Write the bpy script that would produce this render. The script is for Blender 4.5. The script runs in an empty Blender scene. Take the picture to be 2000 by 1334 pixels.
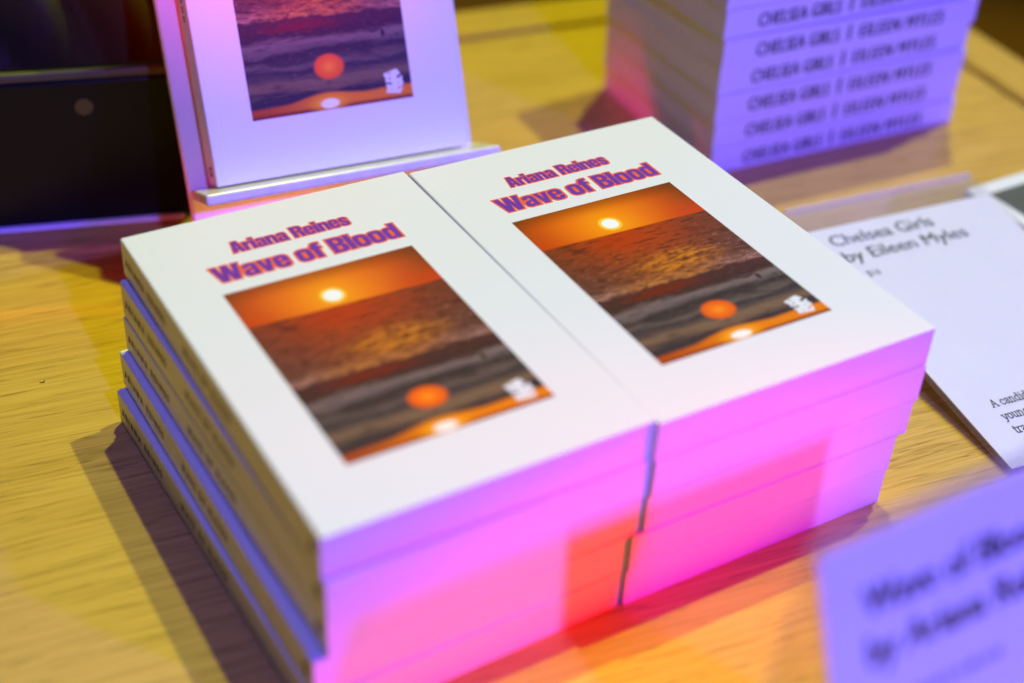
import bpy, bmesh, math, random
from mathutils import Vector, Matrix
from mathutils.geometry import tessellate_polygon

S = bpy.context.scene
C = S.collection
rad = math.radians
random.seed(7)

# ------------------------------------------------------------------ camera
def cam_matrix(loc, yaw, pitch, roll):
    f = Vector((math.sin(yaw)*math.cos(pitch), math.cos(yaw)*math.cos(pitch), -math.sin(pitch)))
    r = Vector((math.cos(yaw), -math.sin(yaw), 0))
    u = r.cross(f)
    c, s = math.cos(roll), math.sin(roll)
    r2, u2 = c*r + s*u, -s*r + c*u
    m = Matrix((r2, u2, -f)).transposed().to_4x4()
    m.translation = loc
    return m

cd = bpy.data.cameras.new('camera')
cam = bpy.data.objects.new('camera', cd)
C.objects.link(cam)
cam.matrix_world = cam_matrix(Vector((-0.1252, -0.3020, 0.4045)), rad(32.4383), rad(35.9887), rad(3.397))
cd.sensor_width = 36.0
cd.lens = 2780.4/2000*36.0
cd.clip_start = 0.02
cd.clip_end = 30
cd.dof.use_dof = True
cd.dof.focus_distance = 0.628
cd.dof.aperture_fstop = 3.2
cd.dof.aperture_blades = 0
S.camera = cam

# ------------------------------------------------------------------ world, lamps, exposure
W = bpy.data.worlds.new('World')
S.world = W
W.use_nodes = True
W.node_tree.nodes['Background'].inputs[0].default_value = (0.85, 0.88, 1.0, 1)
W.node_tree.nodes['Background'].inputs[1].default_value = 0.017

def lamp(name, pos, aim, col, radius=0.02, cone=60, blend=0.4):
    """spot lamp whose irradiance/pi at the aim point (facing the lamp) is col"""
    d = (Vector(aim) - Vector(pos))
    k = max(col)
    l = bpy.data.lights.new(name, 'SPOT')
    l.energy = 4*math.pi**2 * d.length_squared * k
    l.color = [c/k for c in col]
    l.shadow_soft_size = radius
    l.spot_size = rad(cone)
    l.spot_blend = blend
    o = bpy.data.objects.new(name, l)
    C.objects.link(o)
    o.location = pos
    o.rotation_euler = d.to_track_quat('-Z', 'Y').to_euler()
    return o

# two warm ceiling spots behind the books, on the right
lamp('warm_spot', (1.92, 0.58, 5.0), (0.16, 0.12, 0), (0.442, 0.500, 0.024), 0.04, 60, 0.3)
lamp('warm_spot', (1.30, 1.25, 5.0), (0.18, 0.14, 0), (0.410, 0.466, 0.02), 0.04, 60, 0.3)
# two blue-violet stage lamps in front of the table
lamp('violet_lamp', (0.020, -1.306, 1.120), (0.16, 0.14, 0.05), (0.135, 0.118, 0.80), 0.026, 50, 0.6)
lamp('blue_lamp', (0.857, -1.258, 1.085), (0.18, 0.13, 0.05), (0.08, 0.0, 0.86), 0.034, 50, 0.6)
# red stage lamp, low from the front right; the other three are added spots that only tint
lamp('red_spot', (1.25, -0.56, 0.26), (0.105, 0.0, 0.028), (4.6, 0.0, 0.16), 0.05, 6.4, 1.0)
lamp('red_spot', (-0.75, 0.215, 0.12), (0.06, 0.304, 0.015), (0.95, 0.0, 0.12), 0.03, 8.5, 0.9)  # added narrow spot, reddens the wood and stand behind the left pile
lamp('amber_tint_spot', (1.0, -0.02, 0.105), (0.138, 0.264, 0.024), (5.5, 1.5, 0.0), 0.012, 3.5, 0.7)  # added spot through the right gap, turns the panel below the ledge orange
lamp('red_spot', (-0.35, -0.75, 1.15), (0.115, 0.333, 0.190), (1.6, 0.0, 0.06), 0.05, 7.6, 1.0)  # added high spot, pinks the upper part of the leaning cover

S.view_settings.view_transform = 'Standard'
S.view_settings.look = 'None'
S.view_settings.exposure = 0
S.view_settings.gamma = 1
S.render.engine = 'CYCLES'
S.cycles.use_denoising = True
S.cycles.max_bounces = 10
S.cycles.transparent_max_bounces = 12
S.cycles.sample_clamp_indirect = 4

# ------------------------------------------------------------------ materials
def srgb(r, g, b):
    f = lambda c: (c/255/12.92 if c/255 <= 0.04045 else ((c/255+0.055)/1.055)**2.4)
    return (f(r), f(g), f(b), 1)

class NT:
    """small helper around a node tree"""
    def __init__(self, name):
        self.m = bpy.data.materials.new(name)
        self.m.use_nodes = True
        self.t = self.m.node_tree
        self.b = self.t.nodes['Principled BSDF']
        self.out = self.t.nodes['Material Output']
    def n(self, typ, **kw):
        x = self.t.nodes.new(typ)
        for k, v in kw.items(): setattr(x, k, v)
        return x
    def link(self, a, b): self.t.links.new(a, b)
    def put(self, sock, v):
        if isinstance(v, bpy.types.NodeSocket): self.link(v, sock)
        elif v is not None: sock.default_value = v
    def math(self, op, a, b=None, c=None, clamp=False):
        x = self.n('ShaderNodeMath', operation=op, use_clamp=clamp)
        self.put(x.inputs[0], a); self.put(x.inputs[1], b); self.put(x.inputs[2], c)
        return x.outputs[0]
    def smooth(self, v, a, b):
        x = self.n('ShaderNodeMapRange', interpolation_type='SMOOTHSTEP')
        self.put(x.inputs[0], v); x.inputs[1].default_value = a; x.inputs[2].default_value = b
        return x.outputs[0]
    def mix(self, f, a, b, mode='MIX'):
        x = self.n('ShaderNodeMix', data_type='RGBA', blend_type=mode)
        self.put(x.inputs[0], f); self.put(x.inputs[6], a); self.put(x.inputs[7], b)
        return x.outputs[2]
    def coord(self, kind='Object'):
        return self.n('ShaderNodeTexCoord').outputs[kind]
    def mapped(self, co, scale, loc=(0, 0, 0), rot=(0, 0, 0)):
        x = self.n('ShaderNodeMapping')
        self.link(co, x.inputs[0])
        x.inputs['Scale'].default_value = scale
        x.inputs['Location'].default_value = loc
        x.inputs['Rotation'].default_value = rot
        return x.outputs[0]
    def noise(self, co, scale=1, detail=4, rough=0.5, dist=0):
        x = self.n('ShaderNodeTexNoise')
        self.link(co, x.inputs['Vector'])
        x.inputs['Scale'].default_value = scale
        x.inputs['Detail'].default_value = detail
        x.inputs['Roughness'].default_value = rough
        x.inputs['Distortion'].default_value = dist
        return x.outputs[0]
    def ramp(self, f, stops):
        x = self.n('ShaderNodeValToRGB')
        e = x.color_ramp.elements
        while len(e) < len(stops): e.new(0.5)
        for q, (p, c) in zip(e, stops):
            q.position = p; q.color = c if len(c) == 4 else (*c, 1)
        self.put(x.inputs[0], f)
        return x.outputs[0]
    def bump(self, h, strength, dist):
        x = self.n('ShaderNodeBump')
        x.inputs['Strength'].default_value = strength
        x.inputs['Distance'].default_value = dist
        self.link(h, x.inputs['Height'])
        self.link(x.outputs[0], self.b.inputs['Normal'])
    def set(self, **kw):
        names = dict(col='Base Color', rough='Roughness', spec='Specular IOR Level', metal='Metallic', trans='Transmission Weight', ior='IOR', coat='Coat Weight', coatr='Coat Roughness', alpha='Alpha')
        for k, v in kw.items(): self.put(self.b.inputs[names[k]], v)
        return self

def simple(name, col, rough=0.5, spec=0.5, var=0.04, vscale=60, metal=0):
    q = NT(name)
    nz = q.noise(q.coord(), vscale, 5)
    dark = tuple(c*(1-var) for c in col[:3]) + (1,)
    lite = tuple(min(1, c*(1+var)) for c in col[:3]) + (1,)
    q.set(col=q.mix(nz, dark, lite), rough=rough, spec=spec, metal=metal)
    return q

q = simple('white_cover_card', (0.80, 0.81, 0.795), 0.42, 0.35, 0.012, 25)
q.bump(q.noise(q.coord(), 900, 3), 0.04, 0.0004)
M_COVER = q.m

def pages(name, col, axis):
    q = NT(name)
    co = q.coord()
    sc = [3, 3, 3]; sc[2] = 3200
    lines = q.noise(q.mapped(co, tuple(sc)), 1, 3, 0.6)
    blot = q.noise(q.mapped(co, (14, 14, 60)), 1, 3)
    f = q.math('ADD', q.math('MULTIPLY', lines, 0.55), q.math('MULTIPLY', blot, 0.45))
    q.set(col=q.ramp(f, [(0.25, tuple(c*0.86 for c in col)), (0.7, col)]), rough=0.85, spec=0.15)
    q.bump(lines, 0.35, 0.0002)
    return q.m
M_PAGES = pages('page_edges', (0.83, 0.815, 0.79), 2)

def wood(name, rot=0.0, seed=0.0):
    q = NT(name)
    co = q.mapped(q.coord(), (1, 1, 1), (seed, seed*0.7, 0), (0, 0, rot))
    warp = q.noise(q.mapped(co, (5, 9, 1)), 1, 2)
    wv = q.n('ShaderNodeVectorMath', operation='MULTIPLY_ADD')
    cmb = q.n('ShaderNodeCombineXYZ'); q.link(warp, cmb.inputs[1])
    q.link(cmb.outputs[0], wv.inputs[0]); wv.inputs[1].default_value = (0, 0.008, 0); q.link(co, wv.inputs[2])
    co2 = wv.outputs[0]
    broad = q.noise(q.mapped(co2, (1.2, 16, 1)), 1, 3, 0.5)
    mid = q.noise(q.mapped(co2, (9, 460, 1)), 1, 3, 0.55, 0.2)
    fine = q.noise(q.mapped(co2, (22, 1050, 1)), 1, 4, 0.65)
    pore = q.noise(q.mapped(co2, (46, 1900, 1), (3, 1, 0)), 1, 2, 0.5)
    f = q.math('ADD', q.math('MULTIPLY', broad, 0.18), q.math('ADD', q.math('MULTIPLY', mid, 0.40), q.math('MULTIPLY', fine, 0.34)))
    base = q.ramp(f, [(0.36, (0.54, 0.315, 0.072)), (0.46, (0.63, 0.378, 0.092)), (0.55, (0.70, 0.43, 0.108)), (0.66, (0.76, 0.48, 0.13))])
    vein = q.noise(q.mapped(co2, (7, 190, 1), (2, 5, 0)), 1, 3, 0.6, 0.15)
    vein = q.math('ABSOLUTE', q.math('SUBTRACT', vein, 0.5))
    line = q.math('MULTIPLY', q.smooth(vein, 0.030, 0.004), q.smooth(fine, 0.66, 0.40))
    pm = q.math('MULTIPLY', q.smooth(pore, 0.56, 0.68), q.smooth(mid, 0.60, 0.42))
    col = q.mix(q.math('MULTIPLY', pm, 0.4), base, (0.30, 0.165, 0.04, 1))
    col = q.mix(q.math('MULTIPLY', line, 0.85), col, (0.34, 0.19, 0.045, 1))
    rr = q.math('MULTIPLY_ADD', q.noise(q.mapped(co, (9, 60, 1)), 1, 4), 0.2, 0.28)
    q.set(col=col, rough=rr, spec=0.5)
    q.bump(q.math('SUBTRACT', fine, q.math('MULTIPLY', pm, 0.8)), 0.25, 0.0004)
    return q.m
M_WOOD = wood('oak_veneer')
M_WOOD_SIDE = wood('oak_edging_across', rad(90), 3.1)

M_BLACK = simple('black_gloss', (0.005, 0.005, 0.004, 1), 0.35, 0.2, 0.3, 20).m
M_RIM = simple('grey_rim', (0.085, 0.08, 0.03, 1), 0.5, 0.4, 0.2, 30).m
M_LIP = simple('pale_lip', (0.82, 0.82, 0.84, 1), 0.4, 0.4, 0.05, 30).m
M_STAND = simple('white_acrylic', (0.70, 0.69, 0.68, 1), 0.3, 0.5, 0.05, 40).m
M_INK = simple('black_ink', (0.025, 0.024, 0.03, 1), 0.6, 0.3, 0.2, 200).m
M_SOFT_INK = simple('grey_ink', (0.28, 0.28, 0.32, 1), 0.6, 0.3, 0.2, 200).m
M_SPINE_INK = simple('brown_black_ink', (0.03, 0.018, 0.015, 1), 0.6, 0.3, 0.2, 200).m
M_PURPLE = simple('purple_ink', (0.155, 0.030, 0.36, 1), 0.5, 0.3, 0.06, 400).m
M_ORANGE = simple('orange_ink', (0.86, 0.125, 0.042, 1), 0.5, 0.3, 0.06, 400).m
M_WHITE_INK = simple('white_ink', (0.78, 0.79, 0.80, 1), 0.5, 0.3, 0.03, 300).m
M_SIGN = simple('white_sign_card', (0.86, 0.86, 0.87, 1), 0.6, 0.25, 0.01, 100).m
M_GREY_PIC = simple('grey_print', (0.10, 0.105, 0.10, 1), 0.5, 0.3, 0.35, 40).m
M_HIGHLIGHT = simple('olive_highlight', (0.115, 0.10, 0.012, 1), 0.6, 0.2, 0.1, 200).m  # dull olive painted as a blurred lamp highlight

def cloth():
    q = NT('black_cloth')
    n = q.noise(q.coord(), 900, 3)
    q.set(col=q.mix(n, (0.022, 0.019, 0.004, 1), (0.056, 0.048, 0.010, 1)), rough=0.75, spec=0.25)
    q.bump(n, 0.3, 0.001)
    return q.m
M_CLOTH = cloth()

def floor_mat():
    q = NT('dark_floor_boards')
    co = q.coord()
    n = q.noise(q.mapped(co, (1.5, 14, 1)), 1, 4)
    b = q.noise(co, 0.9, 3)
    q.set(col=q.mix(n, q.mix(b, (0.12, 0.032, 0.018, 1), (0.06, 0.032, 0.012, 1)), (0.14, 0.055, 0.028, 1)), rough=0.55, spec=0.3)
    return q.m
M_FLOOR = floor_mat()

def acrylic(name, tint=(1, 1, 1, 1), edge=False):
    """clear sheet: what is behind shows through, the surface mirrors a little"""
    q = NT(name)
    if edge:
        q.set(col=(0.5, 0.52, 0.42, 1), rough=0.2, spec=0.6)
        nz = q.noise(q.coord(), 80, 3)
        tl = q.n('ShaderNodeBsdfTranslucent'); tl.inputs[0].default_value = (0.95, 0.97, 0.82, 1)
        mx = q.n('ShaderNodeMixShader')
        q.link(q.math('MULTIPLY_ADD', nz, 0.2, 0.15), mx.inputs[0])
        q.link(tl.outputs[0], mx.inputs[1]); q.link(q.b.outputs[0], mx.inputs[2])
        q.link(mx.outputs[0], q.out.inputs[0])
        return q.m
    tr = q.n('ShaderNodeBsdfTransparent'); tr.inputs[0].default_value = tint
    gl = q.n('ShaderNodeBsdfGlossy'); gl.inputs['Roughness'].default_value = 0.08
    df = q.n('ShaderNodeBsdfDiffuse'); df.inputs[0].default_value = (0.8, 0.8, 0.8, 1)
    fr = q.n('ShaderNodeFresnel'); fr.inputs[0].default_value = 1.49
    bk = q.n('ShaderNodeNewGeometry').outputs['Backfacing']
    m1 = q.n('ShaderNodeMixShader'); m2 = q.n('ShaderNodeMixShader')
    nz = q.noise(q.coord(), 30, 4)
    q.link(q.math('MULTIPLY_ADD', nz, 0.05, 0.02), m1.inputs[0])
    q.link(tr.outputs[0], m1.inputs[1]); q.link(df.outputs[0], m1.inputs[2])
    q.link(q.math('MULTIPLY', fr.outputs[0], q.math('SUBTRACT', 1.0, bk)), m2.inputs[0])
    q.link(m1.outputs[0], m2.inputs[1]); q.link(gl.outputs[0], m2.inputs[2])
    q.link(m2.outputs[0], q.out.inputs[0])
    return q.m
M_ACRYL = acrylic('clear_acrylic', (0.97, 0.97, 0.98, 1))
M_ACRYL_EDGE = acrylic('acrylic_cut_edge', edge=True)
def milky(name, clear, col, rough=0.2):
    q = NT(name)
    q.set(col=col, rough=rough, spec=0.6)
    nz = q.noise(q.coord(), 120, 4)
    tr = q.n('ShaderNodeBsdfTransparent'); mx = q.n('ShaderNodeMixShader')
    q.link(q.math('MULTIPLY_ADD', nz, 0.3, 0.85-clear), mx.inputs[0])
    q.link(tr.outputs[0], mx.inputs[1]); q.link(q.b.outputs[0], mx.inputs[2]); q.link(mx.outputs[0], q.out.inputs[0])
    return q.m
M_ACRYL_BEND = milky('acrylic_bend', 0.76, (0.8, 0.8, 0.78, 1))
M_LEDGE = milky('milky_acrylic', 0.12, (0.8, 0.79, 0.78, 1))

def sunset():
    """the sea photograph printed on the cover: uv runs 0..1 over 82 x 112 mm"""
    q = NT('sunset_print')
    uv = q.coord('UV')
    sp = q.n('ShaderNodeSeparateXYZ'); q.link(uv, sp.inputs[0])
    u, v = sp.outputs[0], sp.outputs[1]
    m = q.math
    def ell(cu, cv, ru, rv):     # normalised radius from a centre
        a = m('DIVIDE', m('SUBTRACT', u, cu), ru); b = m('DIVIDE', m('SUBTRACT', v, cv), rv)
        return m('SQRT', m('ADD', m('MULTIPLY', a, a), m('MULTIPLY', b, b)))
    # ---- sky
    r = ell(0.462, 0.832, 1/0.82, 1/1.12)          # in dm: 0.1 = 10 mm
    sky = q.ramp(m('MULTIPLY', r, 1.6), [(0.0, srgb(255, 190, 30)), (0.10, srgb(248, 148, 14)), (0.26, srgb(238, 120, 14)), (0.50, srgb(204, 82, 14)), (0.72, srgb(136, 58, 10)), (1.0, srgb(96, 44, 8))])
    low = q.smooth(v, 0.90, 0.76)
    sky = q.mix(m('MULTIPLY', low, m('MULTIPLY', q.smooth(r, 0.12, 0.5), 0.85)), sky, srgb(212, 62, 10))
    top = q.smooth(v, 0.90, 1.02)
    sky = q.mix(m('MULTIPLY', top, 0.72), sky, srgb(112, 54, 6))
    sky = q.mix(q.smooth(r, 0.056, 0.047), sky, srgb(250, 206, 60))
    sky = q.mix(q.smooth(r, 0.041, 0.034), sky, (0.95, 0.95, 0.90, 1))
    # ---- sea
    wob = q.noise(q.mapped(uv, (4, 7, 1)), 1, 3)
    st1 = q.noise(q.mapped(uv, (9, 60, 1)), 1, 5, 0.62, 0.6)
    st2 = q.noise(q.mapped(uv, (26, 150, 1), (4, 2, 0)), 1, 4, 0.65, 0.4)
    st3 = q.noise(q.mapped(uv, (3.2, 22, 1), (7, 1, 0)), 1, 4, 0.55, 1.0)
    side = q.smooth(m('ABSOLUTE', m('SUBTRACT', u, 0.47)), 0.05, 0.55)
    depth = q.smooth(v, 0.76, 0.42)
    far = q.mix(side, srgb(178, 58, 12), srgb(118, 54, 30))
    near = q.mix(side, srgb(122, 60, 36), srgb(94, 54, 48))
    sea = q.mix(depth, far, near)
    sea = q.mix(m('MULTIPLY', q.smooth(st2, 0.52, 0.68), m('MULTIPLY_ADD', depth, 0.6, 0.12)), sea, q.mix(side, srgb(214, 128, 60), srgb(178, 132, 116)))
    sea = q.mix(m('MULTIPLY', q.smooth(st1, 0.51, 0.38), 0.75), sea, srgb(72, 28, 18))
    gold = m('MULTIPLY', q.smooth(ell(0.58, 0.51, 0.34, 0.10), 1.0, 0.25), q.smooth(m('ADD', m('MULTIPLY', st1, 0.6), m('MULTIPLY', st2, 0.5)), 0.47, 0.62))
    sea = q.mix(m('MULTIPLY', gold, 0.75), sea, srgb(224, 136, 28))
    redr = q.smooth(ell(0.42, 0.72, 0.22, 0.10), 1.0, 0.1)
    sea = q.mix(m('MULTIPLY', redr, 0.55), sea, srgb(186, 52, 12))
    # ---- below the breaking crest
    crest = m('ADD', m('MULTIPLY_ADD', u, -0.012, 0.408), m('MULTIPLY', m('SUBTRACT', q.noise(q.mapped(uv, (10, 2, 1), (1, 5, 0)), 1, 5, 0.6), 0.5), 0.045))
    dv = m('SUBTRACT', v, crest)
    foam = m('MULTIPLY', q.smooth(dv, 0.07, 0.004), q.smooth(m('ADD', m('MULTIPLY', st1, 0.5), m('MULTIPLY', st2, 0.5)), 0.40, 0.58))
    sea = q.mix(m('MULTIPLY', foam, 0.85), sea, q.mix(q.smooth(ell(0.45, 0.41, 0.45, 0.2), 1, 0.3), srgb(178, 130, 116), srgb(206, 132, 66)))
    band = q.mix(q.smooth(ell(0.36, 0.36, 0.34, 0.06), 1.0, 0.2), srgb(72, 36, 38), srgb(112, 30, 16))
    t = m('ADD', v, m('MULTIPLY', m('SUBTRACT', st3, 0.5), 0.085))
    shore = q.ramp(t, [(0.05, srgb(54, 40, 51)), (0.085, srgb(51, 40, 51)), (0.105, srgb(110, 84, 66)), (0.13, srgb(123, 96, 73)), (0.16, srgb(80, 63, 61)), (0.185, srgb(51, 42, 51)), (0.205, srgb(103, 86, 79)), (0.225, srgb(65, 51, 52)), (0.25, srgb(49, 36, 42)), (0.285, srgb(110, 93, 91)), (0.305, srgb(123, 102, 98)), (0.325, srgb(68, 40, 40)), (0.345, srgb(59, 31, 33)), (1.0, srgb(59, 31, 33))])
    shore = q.mix(m('MULTIPLY', q.smooth(t, 0.335, 0.36), 1.0), shore, band)
    shore = q.mix(m('MULTIPLY', q.smooth(st1, 0.48, 0.34), 0.55), shore, srgb(46, 34, 44))
    shore = q.mix(m('MULTIPLY', q.smooth(st2, 0.54, 0.72), 0.35), shore, srgb(150, 118, 100))
    sea = q.mix(q.smooth(dv, 0.004, -0.006), sea, shore)
    # surfer
    su = m('LESS_THAN', ell(0.862, 0.292, 0.012, 0.017), 1.0)
    sea = q.mix(m('MULTIPLY', su, 0.92), sea, srgb(44, 22, 24))
    # flare disc
    fl = ell(0.503, 0.182, 0.094, 0.056)
    sea = q.mix(q.smooth(fl, 1.08, 0.86), sea, q.ramp(fl, [(0.0, srgb(252, 152, 30)), (0.45, srgb(244, 114, 20)), (1.0, srgb(228, 84, 18))]))
    # strip of wet sand catching the sun
    hgt = m('ADD', m('MULTIPLY_ADD', u, 0.020, 0.040), m('MULTIPLY', q.smooth(m('ABSOLUTE', m('SUBTRACT', u, 0.46)), 0.26, 0.0), 0.024))
    sd = m('SUBTRACT', v, m('ADD', hgt, m('MULTIPLY', m('SUBTRACT', wob, 0.5), 0.012)))
    strip = q.mix(q.smooth(u, 0.0, 0.55), srgb(176, 72, 18), srgb(230, 126, 14))
    strip = q.mix(q.smooth(v, 0.024, 0.004), strip, srgb(128, 40, 10))
    g = ell(0.475, 0.028, 0.16, 0.05)
    strip = q.mix(q.smooth(g, 1.0, 0.2), strip, srgb(250, 168, 20))
    sea = q.mix(q.smooth(sd, 0.010, -0.006), sea, strip)
    gw = ell(0.478, 0.026, 0.058, 0.021)
    sea = q.mix(q.smooth(gw, 1.15, 0.8), sea, (0.95, 0.92, 0.80, 1))
    hor = m('MULTIPLY_ADD', u, -0.021, 0.777)
    col = q.mix(q.smooth(m('SUBTRACT', v, hor), -0.004, 0.003), sea, sky)
    grain = q.noise(q.mapped(uv, (420, 560, 1)), 1, 1)
    col = q.mix(0.14, col, q.mix(grain, (0.15, 0.15, 0.15, 1), (0.85, 0.85, 0.85, 1)), 'OVERLAY')
    q.set(col=col, rough=0.45, spec=0.22)
    return q.m
M_SUNSET = sunset()

# ------------------------------------------------------------------ mesh helpers
def link(name, me, mat, parent=None, smooth=False):
    o = bpy.data.objects.new(name, me)
    C.objects.link(o)
    if mat is not None:
        me.materials.clear()
        for mm in (mat if isinstance(mat, (list, tuple)) else [mat]): me.materials.append(mm)
    if parent: o.parent = parent
    if smooth:
        for p in me.polygons: p.use_smooth = True
    return o

def from_bm(name, bm, mat, parent=None, smooth=False):
    me = bpy.data.meshes.new(name)
    bmesh.ops.recalc_face_normals(bm, faces=bm.faces[:])
    bm.to_mesh(me); bm.free()
    return link(name, me, mat, parent, smooth)

def add_box(bm, a, b, bevel=0.0, seg=2):
    r = bmesh.ops.create_cube(bm, size=1)
    vs = r['verts']
    for v in vs:
        v.co = Vector([a[i] + (b[i]-a[i])*(v.co[i]+0.5) for i in range(3)])
    if bevel:
        es = list({e for v in vs for e in v.link_edges})
        bmesh.ops.bevel(bm, geom=es, offset=bevel, segments=seg, affect='EDGES', profile=0.5)

def box(name, a, b, mat, parent=None, bevel=0.0, seg=2):
    bm = bmesh.new(); add_box(bm, a, b, bevel, seg)
    return from_bm(name, bm, mat, parent)

def extrude_profile(name, pts, axis, lo, hi, mat, parent=None):
    """closed 2-D profile extruded along an axis ('x': pts are (y,z); 'y': pts are (x,z))"""
    bm = bmesh.new()
    P = (lambda p, t: (t, p[0], p[1])) if axis == 'x' else (lambda p, t: (p[0], t, p[1]))
    A = [bm.verts.new(P(p, lo)) for p in pts]
    B = [bm.verts.new(P(p, hi)) for p in pts]
    n = len(pts)
    for i in range(n):
        bm.faces.new((A[i], A[(i+1) % n], B[(i+1) % n], B[i]))
    tri = tessellate_polygon([[Vector((p[0], p[1], 0)) for p in pts]])
    for t in tri:
        bm.faces.new([A[i] for i in t]); bm.faces.new([B[i] for i in t])
    return from_bm(name, bm, mat, parent)

def empty(name, loc=(0, 0, 0), rz=0.0, label=None, cat=None, group=None, kind=None):
    o = bpy.data.objects.new(name, None)
    C.objects.link(o)
    o.empty_display_size = 0.02
    o.location = loc; o.rotation_euler = (0, 0, rz)
    tag(o, label, cat, group, kind)
    return o

def tag(o, label=None, cat=None, group=None, kind=None):
    if label: o['label'] = label
    if cat: o['category'] = cat
    if group: o['group'] = group
    if kind: o['kind'] = kind

def dup(root):
    r = root.copy(); C.objects.link(r)
    for ch in list(root.children):
        c = ch.copy(); C.objects.link(c); c.parent = r
        for g in list(ch.children):
            d = g.copy(); C.objects.link(d); d.parent = c
    return r

# ---- lettering -------------------------------------------------------
def rr(x0, y0, x1, y1, r, n=5):
    pts = []
    for cx, cy, a0 in ((x1-r, y0+r, -90), (x1-r, y1-r, 0), (x0+r, y1-r, 90), (x0+r, y0+r, 180)):
        for i in range(n+1):
            a = rad(a0 + 90*i/n)
            pts.append((cx + r*math.cos(a), cy + r*math.sin(a)))
    return pts

GL = {   # heavy grotesque letters: (advance, [outer], [holes])
 'W': (0.96, [[(.17,0),(.40,0),(.48,.48),(.56,0),(.79,0),(.96,1),(.76,1),(.67,.42),(.58,1),(.38,1),(.29,.42),(.2,1),(0,1)]], []),
 'a': (0.52, [[(.52,0),(.34,0),(.33,.06),(.25,0),(.17,-.01),(.07,.02),(0,.10),(0,.27),(.06,.37),(.16,.42),(.33,.46),(.33,.56),(.29,.61),(.23,.61),(.2,.57),(.2,.52),(.02,.52),(.03,.64),(.11,.74),(.26,.77),(.42,.74),(.5,.64),(.5,.1)]], [[(.19,.20),(.19,.27),(.23,.32),(.33,.35),(.33,.21),(.28,.15),(.22,.15)]]),
 'v': (0.52, [[(.16,0),(.36,0),(.52,.76),(.33,.76),(.26,.3),(.19,.76),(0,.76)]], []),
 'e': (0.52, [[(.26,-.01),(.13,.01),(.04,.07),(0,.16),(0,.60),(.04,.69),(.13,.75),(.26,.77),(.39,.75),(.48,.69),(.52,.60),(.52,.34),(.19,.34),(.19,.2),(.23,.14),(.29,.14),(.33,.2),(.33,.27),(.52,.27),(.51,.13),(.45,.04),(.38,0)]], [[(.19,.45),(.33,.45),(.33,.56),(.29,.62),(.23,.62),(.19,.56)]]),
 'o': (0.54, [rr(0, -.01, .54, .77, .20)], [rr(.19, .15, .35, .61, .07)]),
 'f': (0.37, [[(.07,0),(.27,0),(.27,.6),(.37,.6),(.37,.76),(.27,.76),(.27,.8),(.29,.84),(.37,.85),(.37,1.0),(.25,1.01),(.13,.98),(.07,.88),(.07,.76),(0,.76),(0,.6),(.07,.6)]], []),
 'B': (0.58, [[(0,0),(.36,0),(.48,.03),(.55,.09),(.58,.18),(.58,.36),(.54,.46),(.46,.52),(.53,.57),(.57,.66),(.57,.82),(.53,.93),(.46,.98),(.36,1),(0,1)]], [[(.2,.16),(.32,.16),(.37,.2),(.37,.38),(.32,.43),(.2,.43)], [(.2,.6),(.31,.6),(.36,.64),(.36,.8),(.31,.85),(.2,.85)]]),
 'l': (0.21, [[(0,0),(.21,0),(.21,1),(0,1)]], []),
 'i': (0.21, [[(0,0),(.21,0),(.21,.76),(0,.76)], [(0,.83),(.21,.83),(.21,1.0),(0,1.0)]], []),
 'd': (0.54, [[(.36,0),(.54,0),(.54,1),(.34,1),(.34,.71),(.28,.76),(.2,.77),(.1,.75),(.03,.69),(0,.60),(0,.16),(.03,.07),(.1,.01),(.2,-.01),(.28,0),(.35,.06)]], [rr(.19, .15, .34, .61, .06)]),
 'A': (0.62, [[(0,0),(.2,0),(.23,.19),(.39,.19),(.42,0),(.62,0),(.44,1),(.18,1)]], [[(.26,.35),(.36,.35),(.31,.74)]]),
 'r': (0.37, [[(0,0),(.2,0),(.2,.48),(.25,.55),(.37,.55),(.37,.77),(.28,.75),(.2,.66),(.2,.76),(0,.76)]], []),
 'n': (0.53, [[(0,0),(.2,0),(.2,.54),(.24,.59),(.3,.59),(.33,.54),(.33,0),(.53,0),(.53,.60),(.50,.70),(.44,.75),(.36,.77),(.26,.74),(.2,.66),(.2,.76),(0,.76)]], []),
 'R': (0.60, [[(0,0),(.2,0),(.2,.42),(.3,.42),(.36,.36),(.38,0),(.6,0),(.58,.36),(.55,.45),(.48,.5),(.55,.56),(.58,.66),(.58,.84),(.54,.94),(.47,.99),(.38,1),(0,1)]], [[(.2,.58),(.31,.58),(.37,.63),(.37,.79),(.31,.84),(.2,.84)]]),
 's': (0.49, [[(.24,-.01),(.12,.01),(.04,.07),(0,.16),(0,.25),(.18,.25),(.2,.16),(.25,.13),(.31,.16),(.31,.22),(.08,.38),(.02,.48),(.02,.62),(.06,.70),(.14,.75),(.25,.77),(.36,.75),(.44,.69),(.48,.60),(.48,.53),(.3,.53),(.29,.6),(.25,.63),(.2,.6),(.2,.54),(.43,.38),(.49,.28),(.49,.16),(.45,.07),(.37,.01)]], []),
 ' ': (0.24, [], []),
}

SIL = {'e': rr(0, -.01, .52, .77, .17), 's': rr(0, -.01, .49, .77, .16), 'a': [(.52,0),(.1,-.01),(.02,.05),(0,.14),(0,.62),(.05,.71),(.13,.76),(.38,.77),(.47,.72),(.5,.62),(.52,.1)]}   # outer shapes whose narrow notches close up in the outline

def area(p): return sum(p[i][0]*p[(i+1) % len(p)][1] - p[(i+1) % len(p)][0]*p[i][1] for i in range(len(p)))/2

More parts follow.
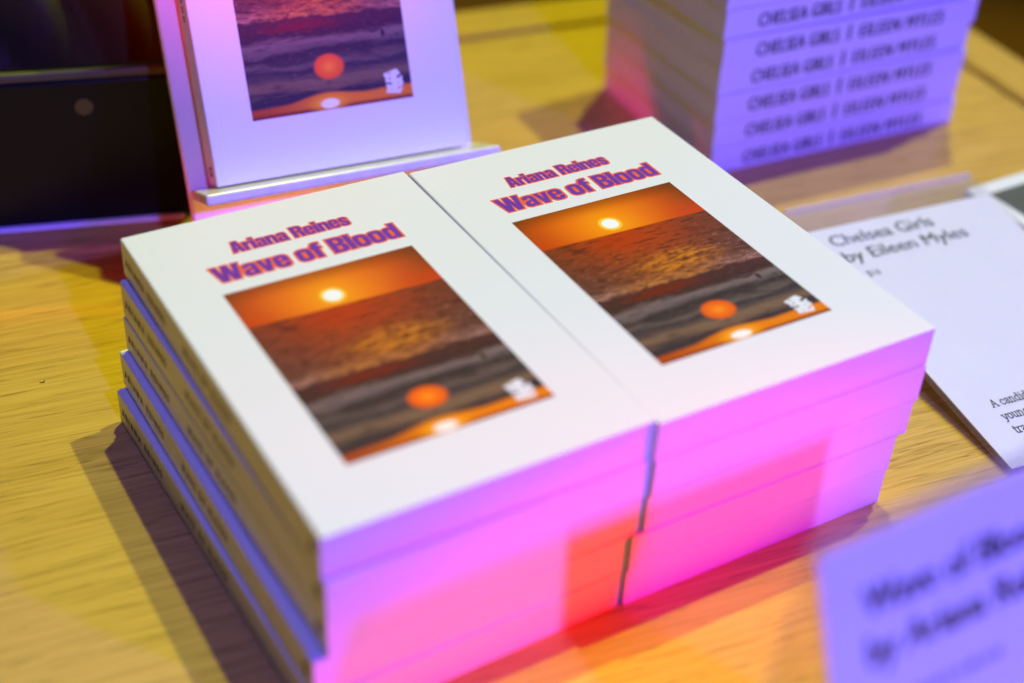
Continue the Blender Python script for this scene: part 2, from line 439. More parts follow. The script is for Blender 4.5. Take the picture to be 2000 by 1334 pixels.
def grow(p, d):
    """move a closed outline outwards by d (inwards when negative)"""
    if area(p) < 0: p = p[::-1]
    out = []
    n = len(p)
    for i in range(n):
        a, b, c = Vector(p[i-1]), Vector(p[i]), Vector(p[(i+1) % n])
        e1, e2 = (b-a), (c-b)
        if e1.length < 1e-6 or e2.length < 1e-6: out.append(tuple(b)); continue
        e1.normalize(); e2.normalize()
        n1, n2 = Vector((e1.y, -e1.x)), Vector((e2.y, -e2.x))
        s = n1 + n2
        if s.length < 1e-4: out.append(tuple(b + n1*d)); continue
        s.normalize()
        k = min(1/max(s.dot(n1), 0.25), 2.0)
        out.append(tuple(b + s*d*k))
    return out

def fill_loops(loops):
    """flat mesh data (points, faces) of outlines with holes, filled by a 2-D curve"""
    c = bpy.data.curves.new('outline', 'CURVE')
    c.dimensions = '2D'; c.fill_mode = 'BOTH'
    for l in loops:
        sp = c.splines.new('POLY'); sp.points.add(len(l)-1); sp.use_cyclic_u = True
        for p, q in zip(sp.points, l): p.co = (q[0], q[1], 0, 1)
    o = bpy.data.objects.new('outline', c); C.objects.link(o)
    bpy.context.view_layer.update()
    me = bpy.data.meshes.new_from_object(o.evaluated_get(bpy.context.evaluated_depsgraph_get()))
    pts = [(v.co.x, v.co.y) for v in me.vertices]; fs = [tuple(p.vertices) for p in me.polygons]
    C.objects.unlink(o); bpy.data.objects.remove(o); bpy.data.curves.remove(c); bpy.data.meshes.remove(me)
    return pts, fs
_cache = {}
def glyph(ch, d):
    if (ch, d) not in _cache:
        adv, outs, holes = GL[ch]
        if d and ch in SIL: outs, holes = [SIL[ch]], []
        res = []
        for oi, o in enumerate(outs):
            loops = [grow(o, d) if d else o]
            if oi == 0:
                for h in holes:
                    hh = grow(h, -d) if d else h
                    if area(hh) > 0.004 or not d: loops.append(hh)
            res.append(fill_loops(loops))
        _cache[(ch, d)] = res
    return _cache[(ch, d)]

def add_flat(bm, data, fx, z):
    pts, fs = data
    vs = [bm.verts.new((*fx(p), z)) for p in pts]
    for f in fs:
        try: bm.faces.new([vs[i] for i in f])
        except ValueError: pass

def heavy_text(bm, text, x0, y0, width, cap, z, d=0.0, zstep=0.0, gap=0.035):
    """letters laid flat from x0 to x0+width (metres) into bm; d widens every letter by d cap heights"""
    tot = sum(GL[c][0] for c in text) + gap*(len(text)-1)
    sx = width/tot
    x = 0
    for k, ch in enumerate(text):
        for oi, data in enumerate(glyph(ch, d)):
            add_flat(bm, data, (lambda p, x=x: (x0 + (x+p[0])*sx, y0 + p[1]*cap)), z + (k % 2)*zstep + oi*zstep*0.5)
        x += GL[ch][0] + gap

def face_up(bm):
    for f in bm.faces:
        f.normal_update()
        if f.normal.z < 0: f.normal_flip()

def font_mesh(text, size, width=None, bold=0.0, space=1.0, line=1.0):
    """plain lettering from the built-in font as a flat mesh, its left end at x = 0"""
    c = bpy.data.curves.new('lettering', 'FONT')
    c.body = text; c.size = size; c.offset = bold*size; c.space_character = space; c.space_line = line
    c.resolution_u = 3
    o = bpy.data.objects.new('lettering', c)
    C.objects.link(o)
    bpy.context.view_layer.update()
    me = bpy.data.meshes.new_from_object(o.evaluated_get(bpy.context.evaluated_depsgraph_get()))
    C.objects.unlink(o); bpy.data.objects.remove(o); bpy.data.curves.remove(c)
    xs = [v.co.x for v in me.vertices]
    if width:
        k = width/(max(xs)-min(xs)); m0 = min(xs)
        for v in me.vertices: v.co.x = (v.co.x-m0)*k
    return me

def join_meshes(parts):
    """parts: list of (mesh, matrix) -> one bmesh"""
    bm = bmesh.new()
    for me, mt in parts:
        t = bmesh.new(); t.from_mesh(me); t.transform(mt)
        tmp = bpy.data.meshes.new('tmp'); t.to_mesh(tmp); t.free()
        bm.from_mesh(tmp); bpy.data.meshes.remove(tmp)
    return bm

# ------------------------------------------------------------------ setting: floor
bm = bmesh.new()
add_box(bm, (-6, -4, -0.80), (7, 9, -0.74))
fl = from_bm('floor', bm, M_FLOOR); tag(fl, kind='structure')

# ------------------------------------------------------------------ table
TA = rad(-7.5)
table = empty('table', (0, 0, 0), TA, 'pale oak table with a grooved edge strip under all the books and signs', 'table')
XR, YB = 0.5665, 0.519
top = box('tabletop', (-1.3, -0.7, -0.025), (XR, YB, 0.0), M_WOOD, table, 0.0006)
def strip(name, pts, mat):
    bm = bmesh.new()
    lo = [bm.verts.new((x, y, -0.030)) for x, y in pts]; hi = [bm.verts.new((x, y, 0.0015)) for x, y in pts]
    n = len(pts)
    bm.faces.new(lo[::-1]); bm.faces.new(hi)
    for i in range(n): bm.faces.new((lo[i], lo[(i+1) % n], hi[(i+1) % n], hi[i]))
    bmesh.ops.bevel(bm, geom=bm.edges[:], offset=0.0012, segments=2, affect='EDGES')
    return from_bm(name, bm, mat, table)
g, w = 0.0042, 0.040
strip('edge_strip', [(XR+g, -0.7), (XR+g+w, -0.7), (XR+g+w, YB+g+w), (XR+g, YB+g)], M_WOOD_SIDE)
strip('edge_strip', [(-1.3, YB+g), (XR+g-0.0006, YB+g), (XR+g+w-0.0006, YB+g+w), (-1.3, YB+g+w)], M_WOOD)
box('groove_bed', (-1.3, -0.7, -0.045), (XR+g+0.02, YB+g+0.02, -0.0305), M_WOOD, table)
for lx, ly in ((-1.2, -0.6), (0.52, -0.6), (0.52, 0.47), (-1.2, 0.47)):
    box('leg', (lx, ly, -0.74), (lx+0.05, ly+0.05, -0.046), M_WOOD_SIDE, table, 0.003)

# ------------------------------------------------------------------ sunset paperbacks
BW, BL, BT = 0.129, 0.1968, 0.0179
def cover_profile(w, t, th=0.0004, r=0.0009, crease=0.0065):
    n = 5
    outer = []
    for i in range(n+1):                       # bottom spine corner
        a = rad(270 - 90*i/n); outer.append((r + r*math.cos(a), r + r*math.sin(a)))
    for i in range(n+1):                       # top spine corner
        a = rad(180 - 90*i/n); outer.append((r + r*math.cos(a), t - r + r*math.sin(a)))
    outer += [(crease-0.0008, t), (crease, t-0.00004), (crease+0.0008, t), (w, t)]
    inner = [(w, t-th), (crease+0.0008, t-th), (crease, t-th-0.00004), (crease-0.0008, t-th), (r+0.0003, t-th)]
    ri = r-th
    for i in range(n+1):
        a = rad(90 + 90*i/n); inner.append((th+ri + ri*math.cos(a), t-th-ri + ri*math.sin(a)))
    for i in range(n+1):
        a = rad(180 + 90*i/n); inner.append((th+ri + ri*math.cos(a), th+ri + ri*math.sin(a)))
    inner += [(w, th)]
    return [(w, 0)] + outer[0:0] + outer + inner

def spine_letters(parent):
    rot = Matrix(((0, 0, -1, 0), (-1, 0, 0, 0), (0, 1, 0, 0), (0, 0, 0, 1)))   # text x -> -y, y -> z, faces -x
    for nm, txt, ya, yb in (('spine_author', 'ARIANA REINES', 0.1930, 0.1455), ('spine_title', 'WAVE OF BLOOD', 0.1250, 0.0775)):
        me = font_mesh(txt, 0.0056, width=ya-yb, bold=0.042, space=1.7)
        from_bm(nm, join_meshes([(me, Matrix.Translation((-0.00012, ya, BT/2-0.0019)) @ rot)]), M_SPINE_INK, parent)
    bm = bmesh.new()
    ring = [(0.0090, 0.0066), (0.0044, 0.0066), (0.0044, 0.0116), (0.0090, 0.0116)]
    inner = [(0.0080, 0.0080), (0.0056, 0.0080), (0.0056, 0.0102), (0.0080, 0.0102)]
    o = [bm.verts.new((-0.00012, y, z)) for y, z in ring]; i = [bm.verts.new((-0.00012, y, z)) for y, z in inner]
    for k in range(4): bm.faces.new((o[k], o[(k+1) % 4], i[(k+1) % 4], i[k]))
    from_bm('spine_mark', bm, M_SPINE_INK, parent)

def paperback(with_spine=True, with_front=False, w=BW, dx=0.0):
    t = empty('paperback')
    extrude_profile('cover', cover_profile(w, BT), 'y', 0, BL, M_COVER, t)
    bm = bmesh.new(); add_box(bm, (0.00043, 0.00018, 0.00046), (w-0.0002, BL-0.00018, BT-0.00046))
    from_bm('page_block', bm, M_PAGES, t)
    if with_spine: spine_letters(t)
    if with_front: front_print(t, dx)
    return t

def front_print(t, dx=0.0):
    z = BT
    # picture
    bm = bmesh.new()
    uvl = bm.loops.layers.uv.new('UVMap')
    x0, y0, x1, y1 = 0.0222+dx, 0.0280, 0.1042+dx, 0.1402
    nx, ny = 4, 4
    f = bm.faces.new([bm.verts.new(p) for p in ((x0, y0, z+4e-5), (x1, y0, z+4e-5), (x1, y1, z+4e-5), (x0, y1, z+4e-5))])
    for l, uv in zip(f.loops, ((0, 0), (1, 0), (1, 1), (0, 1))): l[uvl].uv = uv
    pic = from_bm('cover_picture', bm, M_SUNSET, t)
    # publisher mark, white, interlocked
    bm = bmesh.new()
    sil = [(89.9,40.2),(91.9,40.6),(94.2,41.3),(96.8,41.8),(97.4,40.9),(98.5,39.0),(96.4,38.5),(96.4,37.4),(97.2,37.1),(98.6,38.1),(99.5,37.8),(98.9,36.5),(99.0,35.9),(99.4,35.1),(99.4,33.9),(98.0,33.3),(96.5,33.0),(95.9,31.9),(96.3,31.6),(97.8,32.7),(98.9,32.9),(97.6,30.1),(96.8,29.9),(90.0,30.8),(90.2,31.6),(91.0,33.0),(90.3,34.3),(90.9,35.2),(92.2,34.5),(93.3,34.7),(93.6,35.3),(93.0,35.5),(90.9,35.8),(90.2,36.1),(90.6,37.7),(90.2,38.6),(89.7,39.5)]
    hol = [[(91.7,37.4),(92.7,37.9),(93.4,37.7),(93.0,37.2),(92.0,37.1)], [(91.8,40.1),(93.7,40.1),(93.6,39.7),(91.9,39.7)], [(96.6,35.2),(97.6,35.1),(96.6,34.6)], [(92.6,32.4),(94.0,32.2),(93.8,31.8),(92.7,31.9)]]
    add_flat(bm, fill_loops([sil]+hol), lambda p: ((p[0]+0.5)*1e-3+dx, (p[1]+1.0)*1e-3), z+8e-5)
    face_up(bm)
    me = bpy.data.meshes.new('maker_mark'); bm.to_mesh(me); bm.free()
    link('maker_mark', me, M_WHITE_INK, pic)
    # title and author: purple letters on an orange outline
    lines = [('Wave of Blood', 0.0238, 0.1483, 0.0806, 0.0112), ('Ariana Reines', 0.0372, 0.1663, 0.0520, 0.0084)]
    bm = bmesh.new()
    for tx, x0, y0, wd, cap in lines: heavy_text(bm, tx, x0+dx, y0, wd, cap, z+6e-5)
    face_up(bm)
    me = bpy.data.meshes.new('title_lettering'); bm.to_mesh(me); bm.free()
    ti = link('title_lettering', me, M_PURPLE, t)
    bm = bmesh.new()
    for tx, x0, y0, wd, cap in lines: heavy_text(bm, tx, x0+dx, y0, wd, cap, z+2e-5, 0.078, 6e-6)
    face_up(bm)
    me = bpy.data.meshes.new('letter_outline'); bm.to_mesh(me); bm.free()
    link('letter_outline', me, M_ORANGE, ti)

G1 = 'white sunset paperbacks in the two front piles'
P_SPINE = paperback(True, False)
P_TOP = paperback(True, True)
P_PLAIN = paperback(False, False, 0.1312)
P_PLAINTOP = paperback(False, True, 0.1318, -0.0017)
used = set()
def place(proto, loc, rz, label, group=G1):
    o = proto if proto.name not in used else dup(proto)
    used.add(proto.name)
    o.location = loc; o.rotation_euler = (0, 0, rz)
    tag(o, label, 'book', group)
    return o
# left pile, bottom to top: x, y, rotation
left = [(-0.0054, -0.0034, 1.6, 'white paperback at the bottom of the left sunset pile, spine farthest out over the wood'),
        (-0.0048, -0.0012, 0.6, 'white paperback second from the bottom of the left sunset pile, blue lit strip on top'),
        (0.0004, -0.0019, 1.15, 'white paperback in the middle of the left sunset pile, third from the wood'),
        (0.0002, -0.0026, 0.95, 'white paperback directly under the top copy of the left sunset pile'),
        (0.0, 0.0, 0.0, 'white paperback with purple title and sunset picture, topmost of the left pile')]
for k, (x, y, a, lb) in enumerate(left):
    place(P_TOP if k == 4 else P_SPINE, (x, y, k*BT+0.0001*k), rad(a), lb)
right = [(0.1240, -0.0009, -0.45, 'white paperback at the bottom of the right sunset pile, pages facing the front'),
         (0.1247, -0.0012, -0.40, 'white paperback second from the bottom of the right sunset pile'),
         (0.1299, -0.0006, -0.55, 'white paperback in the middle of the right sunset pile, third from the wood'),
         (0.1299, -0.0022, -0.50, 'white paperback directly under the top copy of the right sunset pile'),
         (0.12918, -0.0017, -0.50, 'white paperback with purple title and sunset picture, topmost of the right pile')]
for k, (x, y, a, lb) in enumerate(right):
    place(P_PLAINTOP if k == 4 else P_PLAIN, (x, y, k*BT*0.992+0.0001*k), rad(a), lb)

# ------------------------------------------------------------------ tall pile of pocket books, spines forward
CL, CW, CT = 0.1815, 0.1240, 0.0170
def pocket_book():
    t = empty('pocket_book')
    pts = [(p[0], p[1]) for p in cover_profile(CW, CT, 0.0004, 0.0012, 0.006)]
    extrude_profile('cover', pts, 'x', 0, CL, M_COVER, t)
    bm = bmesh.new(); add_box(bm, (0.00018, 0.00043, 0.00046), (CL-0.00018, CW-0.0002, CT-0.00046))
    from_bm('page_block', bm, M_PAGES, t)
    rot = Matrix(((1, 0, 0, 0), (0, 0, 1, 0), (0, 1, 0, 0), (0, 0, 0, 1)))
    for nm, tx, xa, xb in (('spine_title', 'CHELSEA GIRLS', 0.0225, 0.0790), ('spine_author', 'EILEEN MYLES', 0.0945, 0.1560)):
        me = font_mesh(tx, 0.0116, width=xb-xa, space=1.12)
        from_bm(nm, join_meshes([(me, Matrix.Translation((xa+k*0.00035, -0.00012-k*6e-6, 0.0042)) @ rot) for k in (-1, 0, 1)]), M_INK, t)
    bm = bmesh.new()
    pts = []
    for k in range(4):
        z0 = 0.0040 + k*0.0026
        pts += [(0.0878, z0), (0.0878, z0+0.0016)] + ([(0.0869, z0+0.0016), (0.0869, z0+0.0026)] if k < 3 else [])
    pts = pts + [(0.0856, 0.0040+3*0.0026+0.0016), (0.0856, 0.0040)]
    vs = [bm.verts.new((x, -0.00012, z)) for x, z in pts]
    for t3 in tessellate_polygon([[Vector((x, z, 0)) for x, z in pts]]): bm.faces.new([vs[i] for i in t3])
    from_bm('spine_mark', bm, M_INK, t)
    return t
P_POCKET = pocket_book()
ca = rad(-3.4)
ORD = ['bottom', 'second', 'third', 'fourth', 'fifth', 'sixth', 'seventh', 'eighth', 'ninth', 'tenth', 'eleventh', 'twelfth']
shift = [(0.0, 0, 0), (-0.0006, 0.0004, 0.2), (-0.0018, 0.0002, -0.2), (-0.0024, 0.0006, 0.1), (-0.0028, -0.0002, -0.5), (-0.0038, 0.0004, 0.2), (-0.0044, 0.0006, 0.0),
         (-0.0046, 0.0, 0.3), (-0.0050, 0.0006, -0.3), (-0.0046, 0.0, 0.0), (-0.0052, 0.0004, 0.2), (-0.005, 0, 0)]
for k, (dx, dy, da) in enumerate(shift):
    e = Vector((math.cos(ca), math.sin(ca), 0)); f = Vector((-math.sin(ca), math.cos(ca), 0))
    p = Vector((0.3598, 0.2575, k*(CT+0.0001))) + e*dx + f*dy
    lb = ('white pocket book at the very bottom of the tall back pile, resting on the wood' if k == 0 else
          'white pocket book with black spine title, %s from the bottom of the tall back pile' % ORD[k])
    place(P_POCKET, p, ca + rad(da), lb, 'pocket books in the tall back pile')

# ------------------------------------------------------------------ display stand with the leaning copy
a = Vector((0.0679, 0.2713, 0.0577)); b = Vector((0.1961, 0.2574, 0.0577))
e = (b-a).normalized(); hb = Vector((-e.y, e.x, 0))
lean = rad(24)
up = Vector((0, 0, 1))*math.cos(lean) + hb*math.sin(lean)
nf = e.cross(up)                      # points towards the viewer
if nf.y > 0: nf = -nf
def frame(origin):
    m = Matrix((e, up, nf)).transposed().to_4x4(); m.translation = origin; return m
book = dup(P_TOP)
book.matrix_world = frame(a - nf*BT + up*0.0006)
tag(book, 'white sunset paperback standing upright, leaning on the display stand', 'book', 'leaning copy')
del book['group']
stand = empty('display_stand', (0, 0, 0), 0, 'pale display stand with a lower ledge, holding the upright sunset paperback', 'display stand')
stand.matrix_world = frame(a)
drop = a.z/math.cos(lean)
box('back_panel', (-0.0105, -drop+0.001, -BT-0.0068), (0.1395, 0.235, -BT-0.0012), M_STAND, stand, 0.0012)
box('ledge', (-0.0095, -0.0058, -BT-0.0011), (0.1405, -0.0003, 0.0175), M_LEDGE, stand, 0.0014, 3)
# foot behind the panel
ft = box('foot', (0.01, -drop+0.001, -BT-0.09), (0.12, -drop+0.005, -BT-0.0070), M_STAND, stand, 0.001)

# ------------------------------------------------------------------ sign cards in clear holders
def sign(TL, ex, down, w, h, over_top, over_side, card_label, holder_label, draw, leg=True, bend=True):
    ex = ex.normalized(); down = (down - ex*down.dot(ex)).normalized()
    n = ex.cross(-down).normalized()
    if n.z < 0 and abs(n.z) > 0.2: n = -n
    m = Matrix((ex, -down, n)).transposed().to_4x4(); m.translation = TL
    if m.to_3x3().determinant() < 0: raise RuntimeError('frame')
    card = empty('sign_card', (0, 0, 0), 0, card_label, 'sign')
    card.matrix_world = m
    box('card_sheet', (0, -h, -0.0005), (w, 0, 0), M_SIGN, card)
    draw(card)
    hold = empty('sign_holder', (0, 0, 0), 0, holder_label, 'sign holder')
    hold.matrix_world = m
    # front sheet
    def sheet(nm, z0, z1, y0, y1, x0=-over_side, x1=w+over_side):
        bm = bmesh.new(); add_box(bm, (x0, y0, z0), (x1, y1, z1))
        bm.normal_update()
        for f in bm.faces:
            f.material_index = 0 if abs(f.normal.z) > 0.5 else 1
        return from_bm(nm, bm, [M_ACRYL, M_ACRYL_EDGE], hold)
    sheet('front_sheet', 0.0003, 0.0022, -h, over_top)
    sheet('back_sheet', -0.0026, -0.0009, -h-0.0005, over_top-0.0005)
    if bend:
        bm = bmesh.new(); add_box(bm, (-over_side, over_top-0.0004, -0.0030), (w+over_side, over_top+0.0028, 0.0022), 0.0009, 2)
        from_bm('top_bend', bm, M_ACRYL_BEND, hold)
    if leg:
        # a second sheet drops from the top edge to the table
        inv = m.inverted()
        t0 = m @ Vector((0, over_top-0.001, -0.0012)); t1 = Vector((t0.x, t0.y, 0.001))
        hv = Vector((-ex.y, ex.x, 0))
        foot = t1 + hv*0.004
        y = Vector((0, 0, 1)); pts = []
        bm = bmesh.new()
        A = m @ Vector((-over_side, over_top-0.0035, -0.0028)); B = m @ Vector((w+over_side, over_top-0.0035, -0.0028))
        qs = []
        for base in (A, B):
            for off in (0, 0.0018):
                qs.append((inv @ (base + hv*off), inv @ (Vector((base.x, base.y, 0.0006)) + hv*(off+0.006))))
        vs = [[bm.verts.new(pq) for pq in pr] for pr in qs]
        (a0, a1), (b0, b1), (c0, c1), (d0, d1) = vs
        fs = [(a0, a1, c1, c0), (b0, d0, d1, b1)]
        for k in fs: bm.faces.new(k).material_index = 0
        for k in ((a0, b0, b1, a1), (c0, c1, d1, d0), (a0, c0, d0, b0), (a1, b1, d1, c1)): bm.faces.new(k).material_index = 1
        from_bm('leg_sheet', bm, [M_ACRYL, M_ACRYL_EDGE], hold)
    return card, hold

SERIF = {   # thin slab letters drawn as strokes on an x-height of 1: (advance, strokes)
 'A': (1.15, [[(.08,0),(.52,1.4),(.96,0)], [(.26,.5),(.78,.5)], [(-.06,0),(.24,0)], [(.80,0),(1.10,0)]]),
 'a': (.86, [[(.12,.82),(.3,1),(.55,.95),(.62,.75),(.62,.1),(.82,0)], [(.62,.6),(.25,.5),(.1,.28),(.2,.04),(.42,.02),(.62,.2)]]),
 'b': (.95, [[(0,1.45),(.16,1.45),(.16,0)], [(.16,.8),(.4,1),(.7,.88),(.8,.5),(.68,.1),(.4,0),(.16,.18)]]),
 'c': (.82, [[(.68,.72),(.62,.92),(.4,1),(.18,.86),(.1,.5),(.2,.12),(.45,0),(.7,.16)]]),
 'd': (.98, [[(.5,1.45),(.72,1.45),(.72,0),(.9,0)], [(.72,.8),(.5,1),(.22,.9),(.1,.5),(.2,.1),(.45,0),(.72,.2)]]),
 'e': (.84, [[(.12,.55),(.7,.55),(.66,.84),(.42,1),(.2,.88),(.1,.5),(.2,.12),(.46,0),(.7,.16)]]),
 'f': (.58, [[(.62,1.34),(.46,1.46),(.28,1.34),(.26,0)], [(.04,.98),(.52,.98)], [(.08,0),(.48,0)]]),
 'g': (.92, [[(.62,.98),(.85,1.02)], [(.4,1),(.18,.86),(.18,.56),(.4,.42),(.62,.56),(.62,.86),(.4,1)], [(.26,.42),(.2,.2),(.66,.12),(.76,-.14),(.56,-.38),(.2,-.36),(.08,-.14),(.26,.1)]]),
 'i': (.48, [[(.06,.98),(.24,.98),(.24,0)], [(.04,0),(.44,0)], [(.18,1.36),(.3,1.36)]]),
 'k': (.95, [[(0,1.45),(.16,1.45),(.16,0)], [(0,0),(.34,0)], [(.72,.98),(.2,.46)], [(.36,.62),(.8,0)]]),
 'l': (.48, [[(.04,1.45),(.24,1.45),(.24,0)], [(.04,0),(.44,0)]]),
 'm': (1.42, [[(.02,.98),(.18,.98),(.18,0)], [(.18,.8),(.45,1),(.64,.86),(.66,0)], [(.66,.8),(.94,1),(1.14,.86),(1.16,0)], [(.02,0),(.34,0)], [(.52,0),(.8,0)], [(1.02,0),(1.32,0)]]),
 'n': (.98, [[(.02,.98),(.18,.98),(.18,0)], [(.18,.78),(.45,1),(.68,.88),(.72,0)], [(.02,0),(.34,0)], [(.56,0),(.88,0)]]),
 'o': (.90, [[(.42,1),(.18,.88),(.1,.5),(.18,.12),(.42,0),(.68,.12),(.76,.5),(.68,.88),(.42,1)]]),
 'p': (.95, [[(.02,.98),(.18,.98),(.18,-.42)], [(.18,.8),(.44,1),(.72,.88),(.8,.5),(.7,.12),(.44,0),(.18,.18)], [(.02,-.42),(.36,-.42)]]),
 'r': (.70, [[(.02,.98),(.18,.98),(.18,0)], [(.18,.74),(.4,.98),(.64,.96)], [(.02,0),(.38,0)]]),
 't': (.60, [[(.22,1.32),(.22,.14),(.36,0),(.54,.1)], [(.04,.98),(.5,.98)]]),
 'u': (.98, [[(.02,.98),(.18,.98),(.18,.2),(.38,0),(.7,.2)], [(.54,.98),(.7,.98),(.7,0),(.88,0)]]),
 'v': (.88, [[(.1,.98),(.42,0),(.74,.98)], [(0,.98),(.26,.98)], [(.6,.98),(.86,.98)]]),
 'w': (1.25, [[(.1,.98),(.34,0),(.6,.9),(.86,0),(1.1,.98)], [(0,.98),(.24,.98)], [(.96,.98),(1.2,.98)]]),
 'y': (.88, [[(.1,.98),(.44,.02)], [(.76,.98),(.36,-.36),(.1,-.4)], [(0,.98),(.26,.98)], [(.6,.98),(.88,.98)]]),
 ',': (.40, [[(.16,.06),(.08,-.22)]]), ' ': (.48, []),
}
def serif_lines(parent, rows, xh):
    """small slab-serif lines made of thin flat strokes"""
    bm = bmesh.new()
    hw = 0.050*xh
    n = 0
    for text, x0, y0 in rows:
        x = x0
        for ch in text:
            adv, st = SERIF[ch]
            for pl in st:
                for p0, p1 in zip(pl, pl[1:]):
                    a, b = Vector((x+p0[0]*xh*.55, y0+p0[1]*xh*.55)), Vector((x+p1[0]*xh*.55, y0+p1[1]*xh*.55))
                    dd = (b-a).normalized(); q = Vector((-dd.y, dd.x))*hw; ext = dd*hw*.8
                    z = 0.00012 + (n % 7)*6e-6; n += 1
                    bm.faces.new([bm.verts.new((c.x, c.y, z)) for c in (a-ext+q, a-ext-q, b+ext-q, b+ext+q)])
            x += adv*xh*.55
    face_up(bm)
    me = bpy.data.meshes.new('small_print'); bm.to_mesh(me); bm.free()
    return link('small_print', me, M_INK, parent)

def lettering(parent, rows, ink):
    parts = []
    for tx, x, y, size, width, bold in rows:
        me = font_mesh(tx, size, width=width)
        for k in ((-1, 0, 1) if bold else (0,)): parts.append((me, Matrix.Translation((x+k*bold, y, 0.00012+k*6e-6))))
    bm = join_meshes(parts)
    return from_bm('sign_lettering', bm, ink, parent)

# card behind the right pile
def draw_back(card):
    lettering(card, [('Chelsea Girls', 0.0095, -0.0145, 0.0120, 0.0640, 0.00016), ('by Eileen Myles', 0.0095, -0.0275, 0.0120, 0.0770, 0.00016), ('$16', 0.0140, -0.0400, 0.0062, 0.0075, 0.0)], M_INK)
    rows = [('A candid, co', 0.0165, -0.1370), ('young po', 0.0165, -0.1455), ('trauma', 0.0165, -0.1540), ('find', 0.0165, -0.1625)]
    serif_lines(card, rows, 0.0058)
TLb = Vector((0.3375, 0.1522, 0.0256)); BLb = Vector((0.3189, -0.0164, 0.0036))
ang = rad(-6.2)
ex = Vector((math.cos(ang), math.sin(ang), 0))
down = BLb - TLb
sign(TLb, ex, down, 0.119, 0.171, 0.0165, 0.0012,
     'white sign card with large black heading, lying tilted beside the right pile', 'clear acrylic holder around the tilted white sign beside the right pile', draw_back)

# card in front, near the lens
def draw_front(card):
    lettering(card, [('Wave of Blood', 0.0135, -0.0225, 0.0132, 0.068, 0.0006), ('by Ariana Reines', 0.0135, -0.0375, 0.0132, 0.078, 0.0006)], M_INK)
    # a last line too blurred to read: short ink dashes
    bm = bmesh.new()
    x = 0.0135
    rr2 = random.Random(3)
    while x < 0.062:
        w_ = rr2.uniform(0.0022, 0.0060)
        bm.faces.new([bm.verts.new(p) for p in ((x, -0.0528, 0.00012), (x+w_, -0.0528, 0.00012), (x+w_, -0.0500, 0.00012), (x, -0.0500, 0.00012))])
        x += w_ + 0.0014
    from_bm('small_print', bm, M_SOFT_INK, card)
import mathutils
TLf = Vector((0.0890, -0.1196, 0.1452))
lf = rad(67)
sign(TLf, Vector((1, 0, 0)), Vector((0, -math.cos(lf), -math.sin(lf))), 0.110, 0.153, 0.0060, 0.0012,
     'blurred violet lit sign card standing close in front of the right pile', 'clear acrylic holder around the blurred near sign', draw_front, bend=False)

# ------------------------------------------------------------------ flat book at the far right
gb = empty('paperback', (0.4645, -0.037, 0.0008), rad(0.3), 'white bordered book with a dark grey cover picture, lying behind the tilted sign', 'book')
gb.location = (0.4645, -0.037, 0.0008); gb.rotation_euler = (0, 0, rad(0.3))
extrude_profile('cover', cover_profile(BW, 0.0152), 'y', 0, BL, M_COVER, gb)
bm = bmesh.new(); add_box(bm, (0.0009, 0.00018, 0.00046), (BW-0.0002, BL-0.00018, 0.0152-0.00058))
from_bm('page_block', bm, M_PAGES, gb)
bm = bmesh.new()
bm.faces.new([bm.verts.new(p) for p in ((0.0085, 0.030, 0.01524), (0.118, 0.030, 0.01524), (0.118, 0.1872, 0.01524), (0.0085, 0.1872, 0.01524))])
from_bm('cover_picture', bm, M_GREY_PIC, gb)

# ------------------------------------------------------------------ black case at the far left
A = Vector((-0.0177, 0.3719, 0)); B = Vector((0.0734, 0.3449, 0))
ea = (B-A).normalized()
az = math.atan2(ea.y, ea.x)
case = empty('storage_case', (B.x, B.y, 0), az, 'black glossy case with a pale bottom lip at the far left', 'case')
box('body', (-0.34, 0.0006, 0.001), (0.004, 0.020, 0.0836), M_BLACK, case, 0.002)
box('rim', (-0.342, 0.0002, 0.0838), (0.008, 0.0050, 0.0885), M_RIM, case, 0.0012)
box('bottom_lip', (-0.34, -0.0036, 0.0012), (0.0005, 0.0003, 0.0036), M_LIP, case, 0.0008)
bm = bmesh.new(); bmesh.ops.create_cone(bm, cap_ends=True, segments=32, radius1=0.0046, radius2=0.0044, depth=0.0008)  # flat disc standing in for a lamp reflection on the case front
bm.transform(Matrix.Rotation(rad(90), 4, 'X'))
o = from_bm('painted_highlight', bm, M_HIGHLIGHT, case); o.location = (-0.0440, 0.0001, 0.0690)

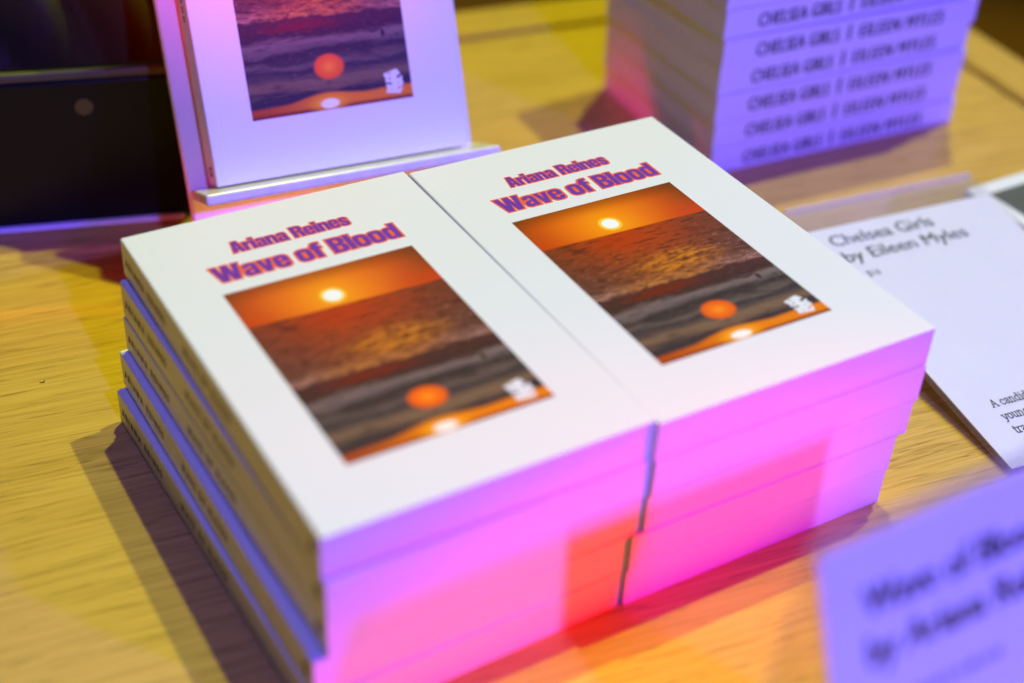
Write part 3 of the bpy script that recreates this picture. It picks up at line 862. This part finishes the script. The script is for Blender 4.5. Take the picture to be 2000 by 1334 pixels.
# ------------------------------------------------------------------ dark cloth heap behind the case
def cloth_heap():
    from mathutils import noise
    bm = bmesh.new()
    nx, ny = 170, 80
    x0, x1, y0, y1 = -0.40, 0.085, 0.027, 0.150
    rows = []
    for j in range(ny+1):
        r = []
        for i in range(nx+1):
            u, v = i/nx, j/ny
            x, y = x0+(x1-x0)*u, y0+(y1-y0)*v
            e1 = min(1, v*5.5)*min(1, (1-v)*8)*min(1, (1-u)*14)*min(1, u*14)
            env = e1*e1*(3-2*e1)
            t = x + y*1.9
            w = noise.noise(Vector((x*8, y*9, 0.3)))
            fold = abs(math.sin(t*72 + 2.2*w))**0.7
            fold2 = noise.noise(Vector((t*55, (x-y)*7, 1.7)))
            z = 0.001 + env*(0.075 + 0.120*v + 0.030*fold + 0.020*fold2)
            r.append(bm.verts.new((x, y - 0.010*env*(fold-0.5), z)))
        rows.append(r)
    for j in range(ny):
        for i in range(nx):
            bm.faces.new((rows[j][i], rows[j][i+1], rows[j+1][i+1], rows[j+1][i]))
    o = from_bm('cloth_bundle', bm, M_CLOTH, None, True)
    o.location = (B.x, B.y, 0); o.rotation_euler = (0, 0, az)
    sm = o.modifiers.new('thickness', 'SOLIDIFY'); sm.thickness = 0.0015; sm.offset = 1
    tag(o, 'dark crumpled cloth lying heaped behind the black case', 'cloth')
    return o
cloth_heap()

# ------------------------------------------------------------------ small marks on the table
def speck(x, y, l, w, rz, lb):
    bm = bmesh.new()
    n = 8
    ring = []
    for i in range(n+1):
        u = i/n - 0.5
        ring.append([bm.verts.new((u*l, w*(0.5-abs(u))*sd + 5*u*u*l*0.25, h)) for sd, h in ((-1, 5e-5), (1, 5e-5), (0, 4.5e-4))])
    for p0, p1 in zip(ring, ring[1:]):
        for k in range(3): bm.faces.new((p0[k], p0[(k+1) % 3], p1[(k+1) % 3], p1[k]))
    o = from_bm('wood_crumb', bm, M_SPINE_INK); o.location = (x, y, 0.0); o.rotation_euler = (0, 0, rz)
    tag(o, lb, 'crumb')
speck(-0.0329, 0.2366, 0.0030, 0.0009, rad(18), 'tiny dark crumb on the bare wood left of the sunset piles')
